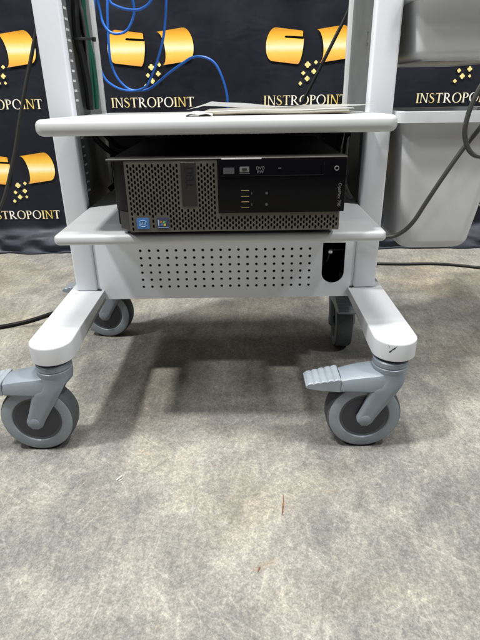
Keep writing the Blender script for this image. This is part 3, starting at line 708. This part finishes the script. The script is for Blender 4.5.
bm = bmesh.new(); sheet(bm, -.072, .186, .745, .94, lambda u, v_: .4842 + .0105 * (min(1, u / .09) if u < .09 else max(0, 1 - (u - .09) / .42)) * (.35 + .65 * v_) + .0008 * math.sin(u * 14 + v_ * 3) + .0025 * u, .0003, 60, 10)
tag(obj('plastic_sleeve', bm, SLEEVE), 'clear crinkled plastic sleeve lying over the booklet on the upper shelf', 'plastic sleeve')
bm = bmesh.new(); sheet(bm, -.071, -.036, .700, .735, lambda u, v_: .4772 + .0045 * math.sin(PI * u) * (.6 + .4 * v_) + .0012 * math.sin(9 * u + 6 * v_), .0008, 16, 6)
tag(obj('crumpled_tag', bm, PAPERW), 'small crumpled white tag at the left end of the booklet', 'paper tag')

# the upper shelf sags slightly to the back, and what lies on it follows
for o in bpy.data.objects:
    if o.type == 'MESH' and o.name in ('upper_shelf', 'back_cover', 'page_block', 'front_cover', 'plastic_sleeve', 'crumpled_tag'):
        off = base_of(o.parent) if o.parent else Vector((0, 0, 0))
        for v in o.data.vertices: v.co.z -= (v.co.y + off.y - .676) * .023

# ------------------------------------------------------------------ side bins
def bin_shell(bm, x0b, x1b, x0t, x1t, y0b, y1b, y0t, y1t, zb_, zt, r, th=.0025):
    rings = []
    def ring(t, ins, z, rr): 
        L = lambda a, b_: a + (b_ - a) * t
        return [bm.verts.new((u, v_, z)) for u, v_ in rrect(L(x0b, x0t) + ins, L(x1b, x1t) - ins, L(y0b, y0t) + ins, L(y1b, y1t) - ins, rr, 6)]
    k = 7; Hh = zt - zb_
    for i in range(k + 1):
        a = PI / 2 * i / k; z = zb_ + r * (1 - math.sin(PI / 2 - a) if 0 else 1 - math.cos(a)); ins = r * (1 - math.sin(a)); rings.append(ring((z - zb_) / Hh, ins, z, max(r * 1.4 - ins * .5, .003)))
    for i in range(1, 7): z = zb_ + r + (zt - zb_ - r) * i / 6; rings.append(ring((z - zb_) / Hh, 0, z, r * 1.4))
    inner = [ring(1, th, zt, r * 1.4 - th)] + [ring(t, th, zb_ + Hh * t, r * 1.4 - th) for t in (.6, .2)] + [ring(.05, r * .5, zb_ + .004, r)]
    allr = rings + inner; m_ = len(rings[0])
    for a, b_ in zip(allr, allr[1:]):
        for q in range(m_): bm.faces.new((a[q], a[(q + 1) % m_], b_[(q + 1) % m_], b_[q]))
    bm.faces.new(rings[0][::-1]); bm.faces.new(inner[-1])
def rim(bm, x0, x1, y0, y1, z0, z1, wdt, r):
    o = rrect(x0, x1, y0, y1, r, 6); i_ = rrect(x0 + wdt, x1 - wdt, y0 + wdt, y1 - wdt, max(r - wdt, .002), 6); m_ = len(o)
    vs = [[bm.verts.new((u, v_, z)) for u, v_ in p] for p, z in ((o, z0), (o, z1 - .0015), ([(u * .999 + .0004, v_ * .9995 + .0005) for u, v_ in o], z1), (i_, z1), (i_, z0))]
    for k in range(5):
        a, b_ = vs[k], vs[(k + 1) % 5]
        for q in range(m_): bm.faces.new((a[q], a[(q + 1) % m_], b_[(q + 1) % m_], b_[q]))
lb = thing('side_bin', (.34, 1.0, .2505), 'large frosted plastic bin hanging beside the right column, behind the grey cable', 'bin', 'storage bins on the right side of the cart')
bm = bmesh.new(); bin_shell(bm, .2760, .3970, .2560, .4320, .862, .985, .852, 1.000, .2460, .4555, .016); obj('body', bm, BIN, lb)
bm = bmesh.new(); rim(bm, .2440, .4470, .838, 1.010, .4555, .4715, .0145, .012); obj('rim', bm, BINR, lb)
ub = thing('side_bin', (.36, 1.0, .5460), 'shallow frosted plastic bin above the larger one beside the right column', 'bin', 'storage bins on the right side of the cart')
bm = bmesh.new(); bin_shell(bm, .2660, .4600, .2560, .4720, .862, 1.200, .856, 1.210, .5450, .6210, .012); bd = obj('body', bm, BIN, ub)
bm = bmesh.new(); rim(bm, .2440, .4850, .838, 1.225, .6212, .6360, .0145, .012); obj('rim', bm, BINR, ub)
bm = bmesh.new()                                        # raised foot ring under the bin
o_ = rrect(.285, .450, .885, 1.185, .012, 6); i_ = rrect(.289, .446, .889, 1.181, .009, 6); m_ = len(o_)
vs = [[bm.verts.new((u, v_, z)) for u, v_ in p] for p, z in ((o_, .5452), (o_, .5425), (i_, .5425), (i_, .5452))]
for k in range(4):
    for q in range(m_): bm.faces.new((vs[k][q], vs[k][(q + 1) % m_], vs[(k + 1) % 4][(q + 1) % m_], vs[(k + 1) % 4][q]))
obj('foot_ring', bm, BIN, ub)
bm = text_bm('1165 P  1 PC', .016, .0004); bmesh.ops.transform(bm, matrix=Matrix.Rotation(PI / 2, 4, 'X'), verts=bm.verts)
bmesh.ops.scale(bm, vec=(.8, 3.0, 1), verts=bm.verts); bmesh.ops.translate(bm, vec=(.356, .985, .5448), verts=bm.verts); obj('moulded_lettering', bm, BIN, ub)

# ------------------------------------------------------------------ cables
def cable(name, paths, r, m, label, cat='cable', group=None, n=8):
    bm = bmesh.new()
    for p in paths: tube(bm, p, r, 10, n)
    return tag(obj(name, bm, m), label, cat, group)
D = [(-0.125, 1.13, 0.76), (-0.131, 1.13, 0.702), (-0.137, 1.131, 0.662), (-0.141, 1.133, 0.634), (-0.148, 1.134, 0.599), (-0.161, 1.136, 0.565), (-0.174, 1.137, 0.538), (-0.19, 1.139, 0.514), (-0.214, 1.14, 0.506), (-0.239, 1.141, 0.508), (-0.26, 1.143, 0.517), (-0.275, 1.144, 0.532), (-0.284, 1.146, 0.563), (-0.284, 1.147, 0.607), (-0.281, 1.149, 0.65), (-0.271, 1.15, 0.699), (-.25, 1.15, .75)]
A = [(-.245, 1.17, .76), (-0.253, 1.17, 0.71), (-0.259, 1.165, 0.668), (-0.263, 1.161, 0.619), (-0.264, 1.156, 0.567), (-0.254, 1.151, 0.534), (-0.233, 1.147, 0.511), (-0.208, 1.142, 0.506), (-0.182, 1.137, 0.511), (-0.145, 1.133, 0.536), (-0.113, 1.128, 0.555), (-0.091, 1.123, 0.565), (-0.067, 1.119, 0.564), (-0.047, 1.114, 0.552), (-0.033, 1.109, 0.525), (-0.025, 1.105, 0.494), (-0.024, 1.1, 0.465)]
B = [(-0.23, 1.16, 0.76), (-0.257, 1.16, 0.709), (-0.272, 1.158, 0.676), (-0.271, 1.156, 0.647), (-0.267, 1.154, 0.628), (-0.257, 1.152, 0.614), (-0.241, 1.15, 0.609), (-0.22, 1.148, 0.615), (-0.205, 1.146, 0.637), (-0.202, 1.144, 0.655), (-0.207, 1.142, 0.678), (-0.226, 1.14, 0.705), (-.25, 1.14, .73)]
E_ = [(-0.252, 1.12, 0.697), (-0.243, 1.12, 0.662), (-0.23, 1.12, 0.652), (-0.207, 1.12, 0.646), (-0.185, 1.12, 0.647), (-0.164, 1.12, 0.661), (-0.152, 1.12, 0.696)]
A = [(x, y + .012, z) for x, y, z in A]
cable('network_cable', [D, A, B, E_], .0025, BLUE, 'bright blue network cable coiled in loose loops behind the cart at the left column')
cable('power_cable', [[(.24, 1.144, .72), (0.225, 1.14, 0.675), (0.209, 1.136, 0.635), (0.188, 1.132, 0.594), (0.161, 1.128, 0.542), (0.137, 1.124, 0.497), (0.119, 1.12, 0.466), (.105, 1.118, .43)]], .0034, BLACKC, 'black cable hanging slantwise behind the upper shelf near the right column')
cable('signal_cable', [[(-.295, 1.0, .72), (-0.313, 1.0, 0.669), (-0.335, 1.006, 0.631), (-0.35, 1.012, 0.608), (-0.374, 1.019, 0.556), (-0.398, 1.025, 0.502), (-0.42, 1.031, 0.45), (-0.443, 1.038, 0.395), (-0.483, 1.044, 0.311), (-0.523, 1.05, 0.254), (-.56, 1.06, .16), (-.63, 1.07, .05), (-.68, 1.08, -.002), (-.80, 1.1, -.002)]], .0034, GREYC, 'dark grey cable hanging outside the left column in front of the banner')
cable('looped_cable', [[(.372, .80, .56), (0.358, 0.8, 0.527), (0.345, 0.8, 0.504), (0.336, 0.8, 0.477), (0.333, 0.8, 0.45), (0.337, 0.8, 0.432), (0.346, 0.8, 0.417), (0.359, 0.8, 0.41), (0.377, 0.8, 0.413), (.40, .80, .44), (.400, .80, .50), (0.378, 0.803, 0.481), (0.358, 0.807, 0.449), (0.34, 0.815, 0.417), (0.318, 0.823, 0.372), (0.301, 0.83, 0.334), (0.287, 0.835, 0.303), (0.271, 0.838, 0.284), (0.252, 0.842, 0.275), (0.222, 0.845, 0.277), (.206, .840, .290), (.203, .835, .305)]], .0036, GREYC, 'grey cable looping down in front of the large side bin to the lower shelf')
cable('floor_cable', [[(-1.3, .93, .005), (-.85, .985, .005), (-0.5689, 1.0780, .005), (-0.4700, 1.1550, .005), (-.38, 1.26, .005), (-.25, 1.36, .005), (0, 1.42, .005)]], .0050, BLACKC, 'black cable on the concrete to the left of the cart', group='cables lying on the floor')
cable('floor_cable', [[(.05, 1.52, .004), (.2, 1.53, .004), (.32, 1.512, .004), (0.4182, 1.5068, .004), (.50, 1.50, .004), (0.5837, 1.4997, .004), (.65, 1.485, .004), (0.7197, 1.456, .004), (.85, 1.40, .004), (1.2, 1.38, .004)]], .0046, BLACKC, 'black cable on the concrete at the foot of the banner, right of the cart', group='cables lying on the floor')
bn = thing('cable_bundle', (-.262, .94, .43), 'black and green cables strapped together inside the left column channel', 'cables')
def bpath(dx, dy, ph, a=.003): return [(x + dx + a * math.sin(ph + 1.3 * i), y + dy + a * math.cos(ph + 1.7 * i) * (0 if i == 4 else 1), z) for i, (x, y, z) in enumerate([(-.250, .93, .76), (-.2520, .932, .70), (-0.2535, 0.935, 0.638), (-.2545, .938, .615), (-0.2560, 0.942, 0.585), (-.2560, .946, .555), (-0.2570, 0.952, 0.517), (-0.258, 0.956, 0.4775 + .0015)])]
for name, m, dx, dy, ph, r in (('black_cable', BLACKC, 0, -.014, 0, .0064), ('black_cable', BLACKC, .002, .010, 2, .0062), ('black_cable', BLACKC, -.001, .020, 4, .0045), ('green_cable', GREENC, .009, .002, 1, .0050), ('green_cable', GREENC, .007, -.005, 2.2, .0034), ('grey_cable', GREYC, .007, -.010, 3, .0028)):
    bm = bmesh.new(); tube(bm, bpath(dx, dy, ph), r, 10); obj(name, bm, m, bn)
bm = bmesh.new(); pts = [(-.2555 + .0125 * math.cos(2 * PI * k / 20), .944 + .022 * math.sin(2 * PI * k / 20), .5850 + .0015 * math.sin(2 * PI * k / 20)) for k in range(21)]; tube(bm, pts, .0022, 6, smooth=False); box(bm, -.244, -.238, .958, .966, .582, .589, .001, 1); obj('strap', bm, RUB, bn)
cable('lead', [[(-.257, .935, .4555), (-.256, .938, .445), (-0.252, 0.94, 0.431), (-0.243, 0.945, 0.419), (-0.232, 0.955, 0.407), (-0.215, 0.975, 0.395), (-.19, 1.01, .38), (-.16, 1.03, .37)], [(-.250, .955, .4555), (-.246, .958, .445), (-.236, .965, .43), (-.22, .98, .412), (-.19, 1.015, .40)], [(-.25, .98, .336), (-.235, .985, .345), (-.215, .99, .340), (-.19, 1.01, .345)]], .0050, BLACKC, 'thick black leads running from the left column to the back of the computer')
cable('pale_lead', [[(0.196, 0.96, 0.4555), (0.190, 0.945, 0.41), (0.186, 0.93, 0.375), (0.186, 0.918, 0.353), (0.1905, 0.905, 0.338), (0.1935, 0.89, 0.331), (.188, .90, .3305)]], .0022, GREYL, 'thin pale cable dropping beside the computer inside the right column')
cable('dark_lead', [[(.192, .95, .4555), (.190, .955, .42), (.188, .96, .38), (.182, .97, .345), (.165, 1.01, .34)], [(.182, .945, .4555), (.180, .96, .43), (.176, .98, .40), (.16, 1.02, .38)]], .0055, BLACKC, 'black leads bunched beside the right end of the computer')

for o in bpy.data.objects:
    if o.name.startswith('floor_cable'):
        for v in o.data.vertices: v.co.x *= FK; v.co.y *= FK; v.co.z += FZ
# ------------------------------------------------------------------ small marks on the floor
def streak(name, pts, wdt, label, m, cat='stain'):
    bm = bmesh.new(); P = crom(pts, 5); A_, B_ = [], []
    for i, p in enumerate(P):
        d = (P[min(i + 1, len(P) - 1)] - P[max(i - 1, 0)]).normalized(); nn = Vector((-d.y, d.x, 0)); ww = wdt * (.35 + .65 * abs(noise.noise(Vector((i * .9, wdt * 900, 0)))) * 1.6) * math.sin(PI * (.06 + .88 * i / (len(P) - 1)))
        A_.append(bm.verts.new(p + nn * ww)); B_.append(bm.verts.new(p - nn * ww))
    for i in range(len(P) - 1): bm.faces.new((A_[i], A_[i + 1], B_[i + 1], B_[i]))
    e = bmesh.ops.extrude_face_region(bm, geom=bm.faces[:]); bmesh.ops.translate(bm, vec=(0, 0, .0005), verts=[g for g in e['geom'] if isinstance(g, bmesh.types.BMVert)])
    return tag(obj(name, bm, m), label, cat)
streak('rust_streak', [(.0530, .5330, .0004), (.0520, .5180, .0004), (.0500, .5060, .0004), (.0495, .4960, .0004)], .0015, 'thin rusty brown streak on the concrete in front of the cart', RUST)
streak('rust_chip', [(.0140, .4105, .0004), (.0155, .4150, .0004), (.0168, .4180, .0004)], .0014, 'small rusty chip on the concrete near the bottom edge of the photo', RUST, 'debris')
bm = bmesh.new(); tube(bm, [(-.1835, .5640, .0012), (-.1795, .5680, .0022), (-.1775, .5725, .0014)], .0011, 6, 3); tube(bm, [(-.1800, .5625, .001), (-.1770, .5650, .0015)], .0008, 6, 3)
tag(obj('paper_scrap', bm, PAPERW), 'tiny white scrap lying on the concrete in front of the left half of the cart', 'debris')
bm = bmesh.new(); tube(bm, [(.232, .888, .0012), (.2345, .889, .0016)], .0013, 6, 3)
tag(obj('white_crumb', bm, PAPERW), 'tiny white crumb on the concrete beside the right rear caster', 'debris')
for o in bpy.data.objects:
    if o.name in ('rust_streak', 'rust_chip', 'paper_scrap', 'white_crumb'):
        for v in o.data.vertices: v.co.x *= FK; v.co.y *= FK; v.co.z += FZ
